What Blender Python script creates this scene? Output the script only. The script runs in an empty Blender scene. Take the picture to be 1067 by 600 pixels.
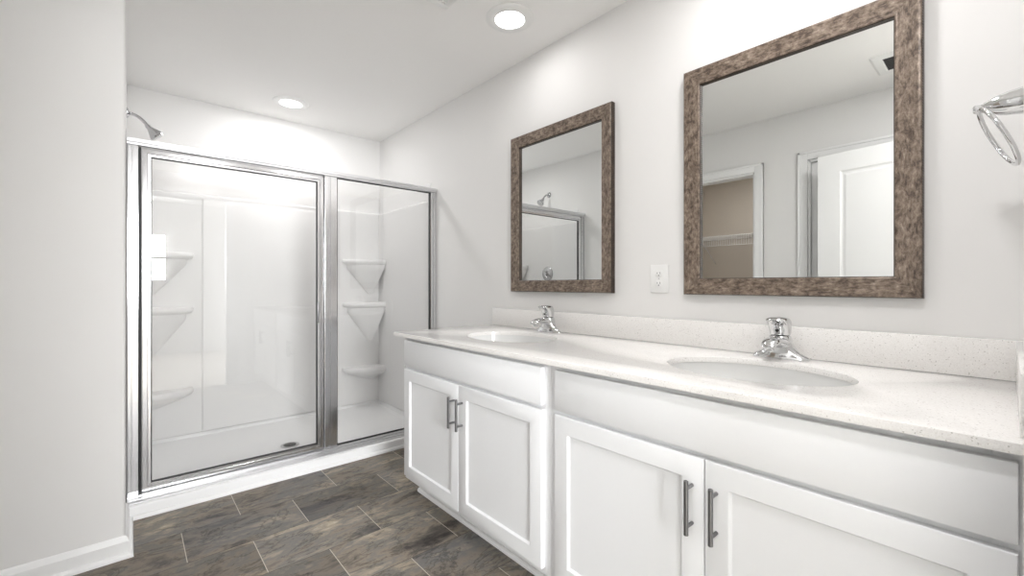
import bpy, bmesh, math, random
from mathutils import Vector, Matrix
random.seed(7)
PI = math.pi
SC = bpy.context.scene
COL = SC.collection

# ------------------------------------------------------------------ camera
FPX, CXP, CYP = 454.19, 533.5, 296.65
YAW = math.radians(41.267)
cam_d = bpy.data.cameras.new('camera')
cam_d.sensor_fit = 'HORIZONTAL'
cam_d.sensor_width = 36.0
cam_d.lens = FPX / 1067.0 * 36.0
cam_d.shift_x = 0.0
cam_d.shift_y = -(300.0 - CYP) / 1067.0
cam_d.clip_start = 0.01
cam = bpy.data.objects.new('camera', cam_d)
cam.location = (-1.7543, 0.0, 1.1283)
cam.rotation_euler = (PI / 2, 0, -YAW)
COL.objects.link(cam)
SC.camera = cam

# ------------------------------------------------------------------ view, world
SC.view_settings.view_transform = 'Standard'
SC.view_settings.look = 'None'
SC.view_settings.gamma = 1.0
SC.view_settings.use_curve_mapping = False
SC.view_settings.exposure = 0.22
CLOSET_FILL_W = 6.0         # unseen fill light added to brighten the closet
LENS = 6.0
LAMP_C = (1.0, 0.986, 0.998)
SHOWER_W = 6.2        # recessed light above the shower
ENTRY_FILL_W = 8.6          # unseen fill light added by the entry door
NEAR_W = 4.2           # recessed light over the near sink
LAMP_W = 1.4          # each recessed ceiling light
DAY_W = 245.0          # daylight through the bedroom window
SKY = 7.0
world = bpy.data.worlds.new('daylight')
SC.world = world
world.use_nodes = True
wb = world.node_tree.nodes['Background']
wb.inputs['Color'].default_value = (0.93, 0.97, 1.0, 1)
wb.inputs['Strength'].default_value = SKY

# ------------------------------------------------------------------ sizes
H = 2.4597             # ceiling
XL = -1.768            # left wall of the shower alcove
YL = 2.422             # face of the left partition
YB = 3.868             # back wall of the shower
YR = -0.034            # rear wall with the entry doorway
XO = -2.134            # opposite wall
HC = 0.876             # counter top


# ------------------------------------------------------------------ helpers
class G:
    """collects shapes in one bmesh"""
    def __init__(self):
        self.bm = bmesh.new()

    def merge(self, b):
        me = bpy.data.meshes.new('tmp')
        b.to_mesh(me)
        b.free()
        self.bm.from_mesh(me)
        bpy.data.meshes.remove(me)
        return self

    def box(self, x0, x1, y0, y1, z0, z1, bev=0.0, seg=2, mi=0):
        b = bmesh.new()
        bmesh.ops.create_cube(b, size=1.0)
        cx, cy, cz = (x0 + x1) / 2, (y0 + y1) / 2, (z0 + z1) / 2
        for v in b.verts:
            v.co = Vector((cx + v.co.x * abs(x1 - x0), cy + v.co.y * abs(y1 - y0), cz + v.co.z * abs(z1 - z0)))
        if bev > 0:
            bmesh.ops.bevel(b, geom=list(b.edges), offset=bev, segments=seg, profile=0.5, affect='EDGES')
        for f in b.faces:
            f.material_index = mi
        return self.merge(b)

    def loft(self, rings, cap0=True, cap1=True, mi=0, closed=True):
        b = bmesh.new()
        vs = [[b.verts.new(p) for p in r] for r in rings]
        n = len(rings[0])
        for i in range(len(vs) - 1):
            for j in range(n if closed else n - 1):
                k = (j + 1) % n
                b.faces.new((vs[i][j], vs[i][k], vs[i + 1][k], vs[i + 1][j]))
        if cap0 and closed:
            b.faces.new(list(reversed(vs[0])))
        if cap1 and closed:
            b.faces.new(vs[-1])
        bmesh.ops.recalc_face_normals(b, faces=list(b.faces))
        for f in b.faces:
            f.material_index = mi
        return self.merge(b)

    def lathe(self, prof, origin=(0, 0, 0), axis=(0, 0, 1), seg=40, mi=0, cap=True):
        """prof = [(radius, height)]"""
        q = Vector((0, 0, 1)).rotation_difference(Vector(axis).normalized())
        o = Vector(origin)
        rings = []
        for r, h in prof:
            r = max(r, 1e-5)
            rings.append([o + q @ Vector((r * math.cos(2 * PI * i / seg), r * math.sin(2 * PI * i / seg), h)) for i in range(seg)])
        return self.loft(rings, cap, cap, mi)

    def tube(self, pts, r, seg=14, mi=0, flat=None, closed=False):
        """sweep a circle (or ellipse: r = [(a, b)], a along `flat`) along pts"""
        pts = [Vector(p) for p in pts]
        n = len(pts)
        rs = r if isinstance(r, (list, tuple)) else [r] * n
        rings = []
        up = None
        for i, p in enumerate(pts):
            if closed:
                t = (pts[(i + 1) % n] - pts[i - 1]).normalized()
            else:
                t = (pts[min(i + 1, n - 1)] - pts[max(i - 1, 0)]).normalized()
            if flat is not None:
                u = Vector(flat)
                u = (u - t * u.dot(t)).normalized()
            elif up is None:
                u = t.orthogonal().normalized()
            else:
                u = (up - t * up.dot(t)).normalized()
            up = u
            w = t.cross(u)
            a, bb = rs[i] if isinstance(rs[i], (list, tuple)) else (rs[i], rs[i])
            rings.append([p + u * (a * math.cos(2 * PI * k / seg)) + w * (bb * math.sin(2 * PI * k / seg)) for k in range(seg)])
        if closed:
            rings.append(rings[0])
            self.loft(rings, False, False, mi)
            bmesh.ops.remove_doubles(self.bm, verts=list(self.bm.verts), dist=1e-6)
            return self
        return self.loft(rings, True, True, mi)

    def prism(self, outline, z0, z1, mi=0):
        return self.loft([[Vector((x, y, z0)) for x, y in outline], [Vector((x, y, z1)) for x, y in outline]], mi=mi)

    def move(self, v):
        bmesh.ops.translate(self.bm, verts=list(self.bm.verts), vec=Vector(v))
        return self

    def xf(self, m):
        bmesh.ops.transform(self.bm, verts=list(self.bm.verts), matrix=m)
        return self


ROOT = {}


def link_mesh(name, g, mat, smooth=True, angle=35):
    me = bpy.data.meshes.new(name)
    g.bm.to_mesh(me)
    g.bm.free()
    for m in (mat if isinstance(mat, (list, tuple)) else [mat]):
        me.materials.append(m)
    if smooth:
        me.polygons.foreach_set('use_smooth', [True] * len(me.polygons))
        me.set_sharp_from_angle(angle=math.radians(angle))
    o = bpy.data.objects.new(name, me)
    COL.objects.link(o)
    return o


def thing(name, label, cat, loc, group=None):
    o = bpy.data.objects.new(name, None)
    o.empty_display_size = 0.05
    o.location = loc
    COL.objects.link(o)
    o['label'] = label
    o['category'] = cat
    if group:
        o['group'] = group
    ROOT[o.name] = Vector(loc)
    return o


def part(name, g, mat, parent, label=None, **kw):
    """geometry given in room coordinates; stored relative to its thing"""
    off = ROOT[parent.name]
    g.move(-off)
    o = link_mesh(name, g, mat, **kw)
    o.parent = parent
    ROOT[o.name] = off
    if label:
        o['label'] = label
    return o


def struct(name, g, mat, label=None, parent=None, **kw):
    o = link_mesh(name, g, mat, **kw)
    if parent is not None:
        o.parent = parent
    else:
        o['kind'] = 'structure'
    ROOT[o.name] = Vector((0, 0, 0))
    if label:
        o['label'] = label
    return o


def ellipse(cx, cy, a, b, n, e=2.0):
    out = []
    for i in range(n):
        t = 2 * PI * i / n
        c, s = math.cos(t), math.sin(t)
        out.append((cx + a * math.copysign(abs(c) ** (2 / e), c), cy + b * math.copysign(abs(s) ** (2 / e), s)))
    return out


# ------------------------------------------------------------------ materials
def new_mat(name):
    m = bpy.data.materials.new(name)
    m.use_nodes = True
    return m, m.node_tree.nodes, m.node_tree.links, m.node_tree.nodes['Principled BSDF']


def srgb(r, g, b):
    f = lambda c: (c / 255 / 12.92) if c / 255 <= 0.04045 else ((c / 255 + 0.055) / 1.055) ** 2.4
    return (f(r), f(g), f(b), 1)


def paint(name, col, rough, bump=0.0, scale=120, spec=0.5, var=0.0):
    m, N, L, b = new_mat(name)
    b.inputs['Roughness'].default_value = rough
    b.inputs['Specular IOR Level'].default_value = spec
    tc = N.new('ShaderNodeTexCoord')
    nz = N.new('ShaderNodeTexNoise')
    nz.inputs['Scale'].default_value = scale
    nz.inputs['Detail'].default_value = 4
    L.new(tc.outputs['Object'], nz.inputs['Vector'])
    rp = N.new('ShaderNodeValToRGB')
    k = 1 - var
    rp.color_ramp.elements[0].color = (col[0] * k, col[1] * k, col[2] * k, 1)
    rp.color_ramp.elements[1].color = col
    rp.color_ramp.elements[0].position = 0.3
    rp.color_ramp.elements[1].position = 0.7
    L.new(nz.outputs['Fac'], rp.inputs['Fac'])
    L.new(rp.outputs['Color'], b.inputs['Base Color'])
    if bump:
        bp = N.new('ShaderNodeBump')
        bp.inputs['Strength'].default_value = bump
        bp.inputs['Distance'].default_value = 0.001
        L.new(nz.outputs['Fac'], bp.inputs['Height'])
        L.new(bp.outputs['Normal'], b.inputs['Normal'])
    return m


def metal(name, col, rough, aniso=None):
    m, N, L, b = new_mat(name)
    b.inputs['Base Color'].default_value = col
    b.inputs['Metallic'].default_value = 1.0
    b.inputs['Roughness'].default_value = rough
    if aniso:
        tc = N.new('ShaderNodeTexCoord')
        mp = N.new('ShaderNodeMapping')
        mp.inputs['Scale'].default_value = aniso
        nz = N.new('ShaderNodeTexNoise')
        nz.inputs['Scale'].default_value = 1.0
        nz.inputs['Detail'].default_value = 3
        L.new(tc.outputs['Object'], mp.inputs['Vector'])
        L.new(mp.outputs['Vector'], nz.inputs['Vector'])
        mr = N.new('ShaderNodeMapRange')
        mr.inputs['To Min'].default_value = rough * 0.7
        mr.inputs['To Max'].default_value = rough * 1.4
        L.new(nz.outputs['Fac'], mr.inputs['Value'])
        L.new(mr.outputs['Result'], b.inputs['Roughness'])
    return m


def glass_mat(name, tint):
    """thin pane: mostly clear, a little mirror by angle"""
    m, N, L, b = new_mat(name)
    N.remove(b)
    out = N['Material Output']
    lw = N.new('ShaderNodeLayerWeight')
    lw.inputs['Blend'].default_value = 0.5
    pw = N.new('ShaderNodeMath'); pw.operation = 'POWER'
    pw.inputs[1].default_value = 5.0
    L.new(lw.outputs['Facing'], pw.inputs[0])
    ml = N.new('ShaderNodeMath'); ml.operation = 'MULTIPLY_ADD'
    ml.inputs[1].default_value = 0.9
    ml.inputs[2].default_value = 0.042
    L.new(pw.outputs[0], ml.inputs[0])
    tr = N.new('ShaderNodeBsdfTransparent')
    tr.inputs['Color'].default_value = tint
    gl = N.new('ShaderNodeBsdfGlossy')
    gl.inputs['Roughness'].default_value = 0.0
    gl.inputs['Color'].default_value = (1, 1, 1, 1)
    mx = N.new('ShaderNodeMixShader')
    L.new(ml.outputs[0], mx.inputs['Fac'])
    L.new(tr.outputs[0], mx.inputs[1])
    L.new(gl.outputs[0], mx.inputs[2])
    L.new(mx.outputs[0], out.inputs['Surface'])
    return m


def emit(name, col, strength):
    m, N, L, b = new_mat(name)
    b.inputs['Base Color'].default_value = (0.9, 0.9, 0.9, 1)
    b.inputs['Emission Color'].default_value = col
    b.inputs['Emission Strength'].default_value = strength
    return m


def floor_material():
    m, N, L, b = new_mat('slate_look_tile')
    tc = N.new('ShaderNodeTexCoord')
    mp = N.new('ShaderNodeMapping')
    RH, BW = 0.2845, 0.4655
    mp.inputs['Location'].default_value = (0.8792 + 40 * BW, -2.198 + 40 * RH, 0)
    L.new(tc.outputs['Object'], mp.inputs['Vector'])
    br = N.new('ShaderNodeTexBrick')
    br.offset = 0.5
    br.offset_frequency = 2
    br.squash = 1.0
    br.inputs['Scale'].default_value = 1.0
    br.inputs['Row Height'].default_value = RH
    br.inputs['Brick Width'].default_value = BW
    br.inputs['Mortar Size'].default_value = 0.0016
    br.inputs['Mortar Smooth'].default_value = 0.2
    br.inputs['Bias'].default_value = 0.0
    br.inputs['Color1'].default_value = (0, 0, 0, 1)
    br.inputs['Color2'].default_value = (1, 1, 1, 1)
    br.inputs['Mortar'].default_value = (0.5, 0.5, 0.5, 1)
    L.new(mp.outputs['Vector'], br.inputs['Vector'])
    tile = N.new('ShaderNodeMath'); tile.operation = 'MULTIPLY'
    tile.inputs[1].default_value = 37.0
    L.new(br.outputs['Color'], tile.inputs[0])
    # slanted, stretched slate bedding
    mp2 = N.new('ShaderNodeMapping')
    mp2.inputs['Rotation'].default_value = (0, 0, math.radians(-14))
    mp2.inputs['Scale'].default_value = (1.1, 2.4, 1)
    L.new(tc.outputs['Object'], mp2.inputs['Vector'])
    off = N.new('ShaderNodeVectorMath'); off.operation = 'ADD'
    L.new(mp2.outputs['Vector'], off.inputs[0])
    cmb = N.new('ShaderNodeCombineXYZ')
    L.new(tile.outputs[0], cmb.inputs['Z'])
    L.new(tile.outputs[0], cmb.inputs['X'])
    L.new(cmb.outputs[0], off.inputs[1])

    def noise(scale, detail, rough, dist, vec):
        n = N.new('ShaderNodeTexNoise')
        n.inputs['Scale'].default_value = scale
        n.inputs['Detail'].default_value = detail
        n.inputs['Roughness'].default_value = rough
        n.inputs['Distortion'].default_value = dist
        L.new(vec, n.inputs['Vector'])
        return n
    n1 = noise(2.2, 12, 0.70, 0.35, off.outputs[0])
    rp = N.new('ShaderNodeValToRGB')
    E = rp.color_ramp.elements
    E[0].position = 0.30; E[0].color = srgb(54, 52, 50)
    E[1].position = 0.70; E[1].color = srgb(206, 195, 175)
    for p, c in ((0.40, (97, 91, 85)), (0.47, (137, 127, 114)), (0.52, (118, 115, 110)), (0.60, (161, 149, 131))):
        e = E.new(p); e.color = srgb(*c)
    L.new(n1.outputs['Fac'], rp.inputs['Fac'])
    # fine dark fissures
    n2 = noise(2.6, 8, 0.62, 0.7, off.outputs[0])
    ab = N.new('ShaderNodeMath'); ab.operation = 'SUBTRACT'; ab.inputs[1].default_value = 0.5
    L.new(n2.outputs['Fac'], ab.inputs[0])
    a2 = N.new('ShaderNodeMath'); a2.operation = 'ABSOLUTE'
    L.new(ab.outputs[0], a2.inputs[0])
    fr = N.new('ShaderNodeMapRange')
    fr.inputs['From Min'].default_value = 0.0
    fr.inputs['From Max'].default_value = 0.02
    fr.inputs['To Min'].default_value = 0.55
    fr.inputs['To Max'].default_value = 1.0
    L.new(a2.outputs[0], fr.inputs['Value'])
    # blue grey patches
    n3 = noise(0.9, 3, 0.5, 0.6, off.outputs[0])
    m3 = N.new('ShaderNodeMapRange')
    m3.inputs['From Min'].default_value = 0.5
    m3.inputs['From Max'].default_value = 0.66
    m3.inputs['To Max'].default_value = 0.55
    L.new(n3.outputs['Fac'], m3.inputs['Value'])
    mixb = N.new('ShaderNodeMix'); mixb.data_type = 'RGBA'
    mixb.inputs['B'].default_value = srgb(104, 106, 109)
    L.new(m3.outputs[0], mixb.inputs['Factor'])
    L.new(rp.outputs['Color'], mixb.inputs['A'])
    mul = N.new('ShaderNodeMix'); mul.data_type = 'RGBA'; mul.blend_type = 'MULTIPLY'
    mul.inputs['Factor'].default_value = 1.0
    L.new(mixb.outputs['Result'], mul.inputs['A'])
    L.new(fr.outputs[0], mul.inputs['B'])
    # tile to tile tone
    tr = N.new('ShaderNodeMapRange')
    tr.inputs['To Min'].default_value = 0.72
    tr.inputs['To Max'].default_value = 1.2
    L.new(br.outputs['Color'], tr.inputs['Value'])
    mul2 = N.new('ShaderNodeMix'); mul2.data_type = 'RGBA'; mul2.blend_type = 'MULTIPLY'
    mul2.inputs['Factor'].default_value = 1.0
    L.new(mul.outputs['Result'], mul2.inputs['A'])
    L.new(tr.outputs[0], mul2.inputs['B'])
    # long joints read darker than the short ones
    sx = N.new('ShaderNodeSeparateXYZ')
    L.new(mp.outputs['Vector'], sx.inputs[0])
    dv = N.new('ShaderNodeMath'); dv.operation = 'DIVIDE'; dv.inputs[1].default_value = RH
    L.new(sx.outputs['Y'], dv.inputs[0])
    pp = N.new('ShaderNodeMath'); pp.operation = 'PINGPONG'; pp.inputs[1].default_value = 0.5
    L.new(dv.outputs[0], pp.inputs[0])
    lt = N.new('ShaderNodeMath'); lt.operation = 'LESS_THAN'; lt.inputs[1].default_value = 0.008
    L.new(pp.outputs[0], lt.inputs[0])
    gc = N.new('ShaderNodeMix'); gc.data_type = 'RGBA'
    gc.inputs['A'].default_value = srgb(196, 188, 174)
    gc.inputs['B'].default_value = srgb(84, 79, 73)
    L.new(lt.outputs[0], gc.inputs['Factor'])
    gr = N.new('ShaderNodeMix'); gr.data_type = 'RGBA'
    L.new(gc.outputs['Result'], gr.inputs['B'])
    L.new(br.outputs['Fac'], gr.inputs['Factor'])
    L.new(mul2.outputs['Result'], gr.inputs['A'])
    L.new(gr.outputs['Result'], b.inputs['Base Color'])
    b.inputs['Roughness'].default_value = 0.5
    b.inputs['Specular IOR Level'].default_value = 0.2
    bp = N.new('ShaderNodeBump')
    bp.inputs['Strength'].default_value = 0.25
    bp.inputs['Distance'].default_value = 0.002
    L.new(n2.outputs['Fac'], bp.inputs['Height'])
    L.new(bp.outputs['Normal'], b.inputs['Normal'])
    return m


def quartz_material():
    m, N, L, b = new_mat('white_quartz')
    tc = N.new('ShaderNodeTexCoord')
    vo = N.new('ShaderNodeTexVoronoi')
    vo.inputs['Scale'].default_value = 420
    L.new(tc.outputs['Object'], vo.inputs['Vector'])
    sp = N.new('ShaderNodeSeparateColor')
    L.new(vo.outputs['Color'], sp.inputs[0])
    rp = N.new('ShaderNodeValToRGB')
    rp.color_ramp.interpolation = 'CONSTANT'
    E = rp.color_ramp.elements
    E[0].position = 0.0; E[0].color = srgb(206, 203, 198)
    E[1].position = 0.018; E[1].color = srgb(240, 238, 235)
    e = E.new(0.45); e.color = srgb(244, 242, 239)
    e = E.new(0.9); e.color = srgb(234, 231, 227)
    L.new(sp.outputs[0], rp.inputs['Fac'])
    L.new(rp.outputs['Color'], b.inputs['Base Color'])
    b.inputs['Roughness'].default_value = 0.14
    return m


def frame_material(kind):
    """kind: 'stile', 'rail' or 'edge'"""
    m, N, L, b = new_mat('aged_bronze_wood_' + kind)
    tc = N.new('ShaderNodeTexCoord')

    def noise(scale, detail, rough, dist, sc3=None):
        n = N.new('ShaderNodeTexNoise')
        n.inputs['Scale'].default_value = scale
        n.inputs['Detail'].default_value = detail
        n.inputs['Roughness'].default_value = rough
        n.inputs['Distortion'].default_value = dist
        if sc3:
            mp = N.new('ShaderNodeMapping')
            mp.inputs['Scale'].default_value = sc3
            L.new(tc.outputs['Object'], mp.inputs['Vector'])
            L.new(mp.outputs['Vector'], n.inputs['Vector'])
        else:
            L.new(tc.outputs['Object'], n.inputs['Vector'])
        return n
    st = (1, 1, 0.7) if kind == 'stile' else (1, 0.7, 1)
    n1 = noise(46, 10, 0.7, 0.5, st)
    n2 = noise(150, 6, 0.7, 0.2, (1, 1, 0.3) if kind == 'stile' else (1, 0.3, 1))
    av = N.new('ShaderNodeMath'); av.operation = 'MULTIPLY_ADD'
    av.inputs[1].default_value = 0.42
    L.new(n2.outputs['Fac'], av.inputs[0])
    m1 = N.new('ShaderNodeMath'); m1.operation = 'MULTIPLY'; m1.inputs[1].default_value = 0.58
    L.new(n1.outputs['Fac'], m1.inputs[0])
    L.new(m1.outputs[0], av.inputs[2])
    rp = N.new('ShaderNodeValToRGB')
    E = rp.color_ramp.elements
    if kind == 'edge':
        E[0].position = 0.35; E[0].color = srgb(30, 24, 20)
        E[1].position = 0.7; E[1].color = srgb(84, 69, 57)
    else:
        E[0].position = 0.36; E[0].color = srgb(58, 48, 41)
        E[1].position = 0.66; E[1].color = srgb(184, 171, 157)
        for p, c in ((0.44, (92, 79, 68)), (0.50, (123, 108, 95)), (0.57, (147, 132, 118))):
            e = E.new(p); e.color = srgb(*c)
    L.new(av.outputs[0], rp.inputs['Fac'])
    L.new(rp.outputs['Color'], b.inputs['Base Color'])
    b.inputs['Roughness'].default_value = 0.36
    b.inputs['Metallic'].default_value = 0.2
    bp = N.new('ShaderNodeBump')
    bp.inputs['Strength'].default_value = 0.3
    bp.inputs['Distance'].default_value = 0.001
    if kind == 'edge':
        wv = N.new('ShaderNodeTexWave')
        wv.bands_direction = 'Z'
        wv.inputs['Scale'].default_value = 40
        L.new(tc.outputs['Object'], wv.inputs['Vector'])
        bp.inputs['Strength'].default_value = 0.8
        L.new(wv.outputs['Fac'], bp.inputs['Height'])
    else:
        L.new(av.outputs[0], bp.inputs['Height'])
    L.new(bp.outputs['Normal'], b.inputs['Normal'])
    return m


M = {}
M['wall'] = paint('warm_white_wall_paint', srgb(235, 234, 232), 0.75, 0.06, 160, 0.25)
M['ceiling'] = paint('ceiling_paint', srgb(248, 247, 245), 0.9, 0.05, 140, 0.2)
M['trim'] = paint('white_trim_paint', srgb(243, 243, 242), 0.38, 0, 60, 0.4)
M['cabinet'] = paint('white_cabinet_paint', srgb(245, 246, 247), 0.42, 0, 60, 0.4)
M['acrylic'] = paint('white_acrylic', srgb(243, 243, 243), 0.38, 0, 40, 0.45)
M['surround'] = paint('white_surround_acrylic', srgb(232, 231, 230), 0.38, 0, 40, 0.45)
M['porcelain'] = paint('white_porcelain', srgb(226, 226, 224), 0.08, 0, 40, 0.5)
M['plastic'] = paint('white_plastic', srgb(240, 240, 238), 0.3, 0, 60, 0.5)
M['closet'] = paint('closet_warm_light_paint', srgb(218, 209, 197), 0.8, 0.05, 160, 0.2)  # same wall paint, with warm closet light put into its colour
M['floor'] = floor_material()
M['carpet'] = paint('bedroom_carpet', srgb(222, 216, 207), 0.95, 0.5, 300, 0.1, 0.2)
M['quartz'] = quartz_material()
M['frame'] = frame_material('stile')
M['frame_rail'] = frame_material('rail')
M['frame_edge'] = frame_material('edge')
M['chrome'] = metal('chrome', (0.72, 0.725, 0.73, 1), 0.04)
M['satin'] = metal('satin_chrome', (0.52, 0.52, 0.53, 1), 0.12)
M['alu'] = metal('bright_aluminium', (0.72, 0.72, 0.73, 1), 0.17, (300, 300, 2))
M['alu_h'] = metal('bright_aluminium_rail', (0.72, 0.72, 0.73, 1), 0.28, (2, 300, 300))
M['nickel'] = metal('dark_brushed_nickel', (0.23, 0.23, 0.235, 1), 0.32, (40, 40, 600))
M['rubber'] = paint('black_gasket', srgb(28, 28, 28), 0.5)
M['dark'] = paint('dark_slot', srgb(40, 38, 37), 0.6)
M['vent_dark'] = paint('vent_interior', srgb(78, 78, 78), 0.7)
M['steel'] = metal('drain_steel', (0.6, 0.6, 0.6, 1), 0.3)
M['wire'] = paint('white_wire_coating', srgb(232, 230, 226), 0.4)
M['pane'] = glass_mat('clear_glass', (0.965, 0.966, 0.962, 1))
M['mirror'] = metal('mirror_silver', (0.86, 0.875, 0.865, 1), 0.0)
M['lens'] = emit('light_lens', (1.0, 0.985, 0.96, 1), LENS)


# ------------------------------------------------------------------ the room
g = G().box(-4.2, 0.15, YR - 0.06, 4.0, -0.12, 0.0)
struct('floor', g, M['floor'], 'slate look vinyl tile floor in running bond', smooth=False)
g = G().box(-4.2, 1.6, -3.7, YR - 0.06, -0.12, 0.004)
struct('floor_bedroom', g, M['carpet'], smooth=False)
g = G().box(-4.2, 1.6, -3.7, 4.0, H, H + 0.12)
struct('ceiling', g, M['ceiling'], smooth=False)

g = G().box(0.0, 0.12, YR - 0.12, YB + 0.12, 0, H)
struct('wall_right', g, M['wall'], smooth=False)
g = G().box(-2.3, 0.0, YB, YB + 0.12, 0, H)
struct('wall_back', g, M['wall'], smooth=False)

# left partition: solid block with a rounded outside corner beside the shower
r = 0.014
out = [(-2.134, YL)]
for i in range(9):
    a = -PI / 2 + (PI / 2) * i / 8
    out.append((XL - r + r * math.cos(a), YL + r + r * math.sin(a)))
out += [(XL, YB), (-2.134, YB)]
g = G().prism(out, 0, H)
struct('wall_left', g, M['wall'], angle=50)

# opposite wall with the closet opening and a closed door
CY0, CY1, CH = 1.382, 2.10, 2.05
DY0, DY1, DH = 0.235, 1.002, 2.07
g = G()
x0, x1 = XO - 0.116, XO
g.box(x0, x1, YR, DY0, 0, H)
g.box(x0, x1, DY0, DY1, DH, H)
g.box(x0, x1, DY1, CY0, 0, H)
g.box(x0, x1, CY0, CY1, CH, H)
g.box(x0, x1, CY1, YB, 0, H)
struct('wall_opposite', g, M['wall'], smooth=False)

# rear wall with the entry doorway
EX0, EX1, EH = -1.845, -0.925, 2.06
g = G()
y0, y1 = YR - 0.116, YR
g.box(-4.2, EX0, y0, y1, 0, H)
g.box(EX0, EX1, y0, y1, EH, H)
g.box(EX1, 0.0, y0, y1, 0, H)
struct('wall_rear', g, M['wall'], smooth=False)

# closet behind the opposite wall
g = G().box(-3.95, -3.85, 0.9, 2.75, 0, H)
struct('wall_closet_back', g, M['closet'], smooth=False)
g = G().box(-3.85, XO - 0.116, 2.65, 2.75, 0, H)
struct('wall_closet_left', g, M['closet'], smooth=False)
g = G().box(-3.85, XO - 0.116, 1.06, 1.16, 0, H)
struct('wall_closet_right', g, M['closet'], smooth=False)

# bedroom beyond the entry doorway
WX0, WX1, WZ0, WZ1 = -2.7, -1.28, 1.20, 1.93
BY = -3.2
g = G()
g.box(-4.2, WX0, BY - 0.12, BY, 0, H)
g.box(WX0, WX1, BY - 0.12, BY, 0, WZ0)
g.box(WX0, WX1, BY - 0.12, BY, WZ1, H)
g.box(WX1, 1.6, BY - 0.12, BY, 0, H)
struct('wall_bedroom_far', g, M['wall'], smooth=False)
g = G().box(-4.3, -4.2, BY, YR - 0.1, 0, H)
struct('wall_bedroom_left', g, M['wall'], smooth=False)
g = G().box(1.5, 1.6, BY, YR - 0.1, 0, H)
struct('wall_bedroom_right', g, M['wall'], smooth=False)
g = G()
for a, b_ in ((WX0 - 0.07, WX0), (WX1, WX1 + 0.07)):
    g.box(a, b_, BY, BY + 0.018, WZ0 - 0.07, WZ1 + 0.07, 0.003)
g.box(WX0, WX1, BY, BY + 0.018, WZ1, WZ1 + 0.07, 0.003)
g.box(WX0 - 0.09, WX1 + 0.09, BY, BY + 0.04, WZ0 - 0.07, WZ0, 0.004)
zm = (WZ0 + WZ1) / 2
g.box(WX0, WX1, BY - 0.08, BY - 0.04, zm - 0.02, zm + 0.02, 0.002)
for a, b_ in ((WX0, WX0 + 0.04), (WX1 - 0.04, WX1)):
    g.box(a, b_, BY - 0.08, BY - 0.04, WZ0, WZ1, 0.002)
dl = bpy.data.lights.new('window_daylight', 'AREA')
dl.shape = 'RECTANGLE'
dl.size, dl.size_y = WX1 - WX0 - 0.02, WZ1 - WZ0 - 0.02
dl.energy = DAY_W
dl.color = (0.95, 0.965, 1.0)
dlo = bpy.data.objects.new('window_daylight', dl)
dlo.location = ((WX0 + WX1) / 2, BY - 0.10, (WZ0 + WZ1) / 2)
dlo.rotation_euler = (PI / 2, 0, 0)
COL.objects.link(dlo)
w = struct('window_1', g, M['trim'], 'bright bedroom window beyond the entry doorway')
g = G().box(WX0, WX1, BY - 0.063, BY - 0.058, WZ0, WZ1)
struct('pane', g, M['pane'], parent=w, smooth=False)


# ---- baseboards and trims
def board_profile(h=0.088, t=0.013, shoe=True):
    p = [(0, 0)]
    if shoe:
        p += [(t + 0.014, 0), (t + 0.014, 0.007), (t + 0.011, 0.014), (t + 0.005, 0.018), (t, 0.019)]
    else:
        p += [(t, 0)]
    p += [(t, h - 0.022), (t - 0.003, h - 0.017), (t - 0.005, h - 0.008), (t - 0.009, h - 0.003), (0.0, h)]
    return p


def run_profile(g, prof, path, normals):
    """profile (out, up) swept along a floor path; normals give the outward shift at each path point"""
    rings = []
    for (x, y), (nx, ny) in zip(path, normals):
        rings.append([Vector((x + nx * d, y + ny * d, z)) for d, z in prof])
    g.loft(rings)


g = G()
run_profile(g, board_profile(), [(XO, YL), (XL, YL), (XL, 2.782)], [(0, -1), (1, -1), (1, 0)])
struct('baseboard_left', g, M['trim'], angle=30)
g = G()
run_profile(g, board_profile(), [(0, 2.105), (0, 2.77)], [(-1, 0), (-1, 0)])
struct('baseboard_right', g, M['trim'], angle=30)
g = G()
run_profile(g, board_profile(), [(XO, YL - 0.03), (XO, CY1 + 0.07)], [(1, 0), (1, 0)])
run_profile(g, board_profile(), [(XO, CY0 - 0.07), (XO, DY1 + 0.07)], [(1, 0), (1, 0)])
struct('baseboard_opposite', g, M['trim'], angle=30)
g = G()
run_profile(g, board_profile(), [(EX1 + 0.07, YR), (-0.66, YR)], [(0, 1), (0, 1)])
struct('baseboard_rear', g, M['trim'], angle=30)
# shoe moulding along the foot of the shower curb
g = G()
run_profile(g, [(0, 0), (0.014, 0), (0.014, 0.008), (0.011, 0.015), (0.005, 0.0195), (0, 0.0205)],
            [(XL + 0.027, 2.7735), (-0.001, 2.7735)], [(0, -1), (0, -1)])
struct('trim_1', g, M['trim'], 'white shoe moulding along the shower curb', angle=30)


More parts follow.
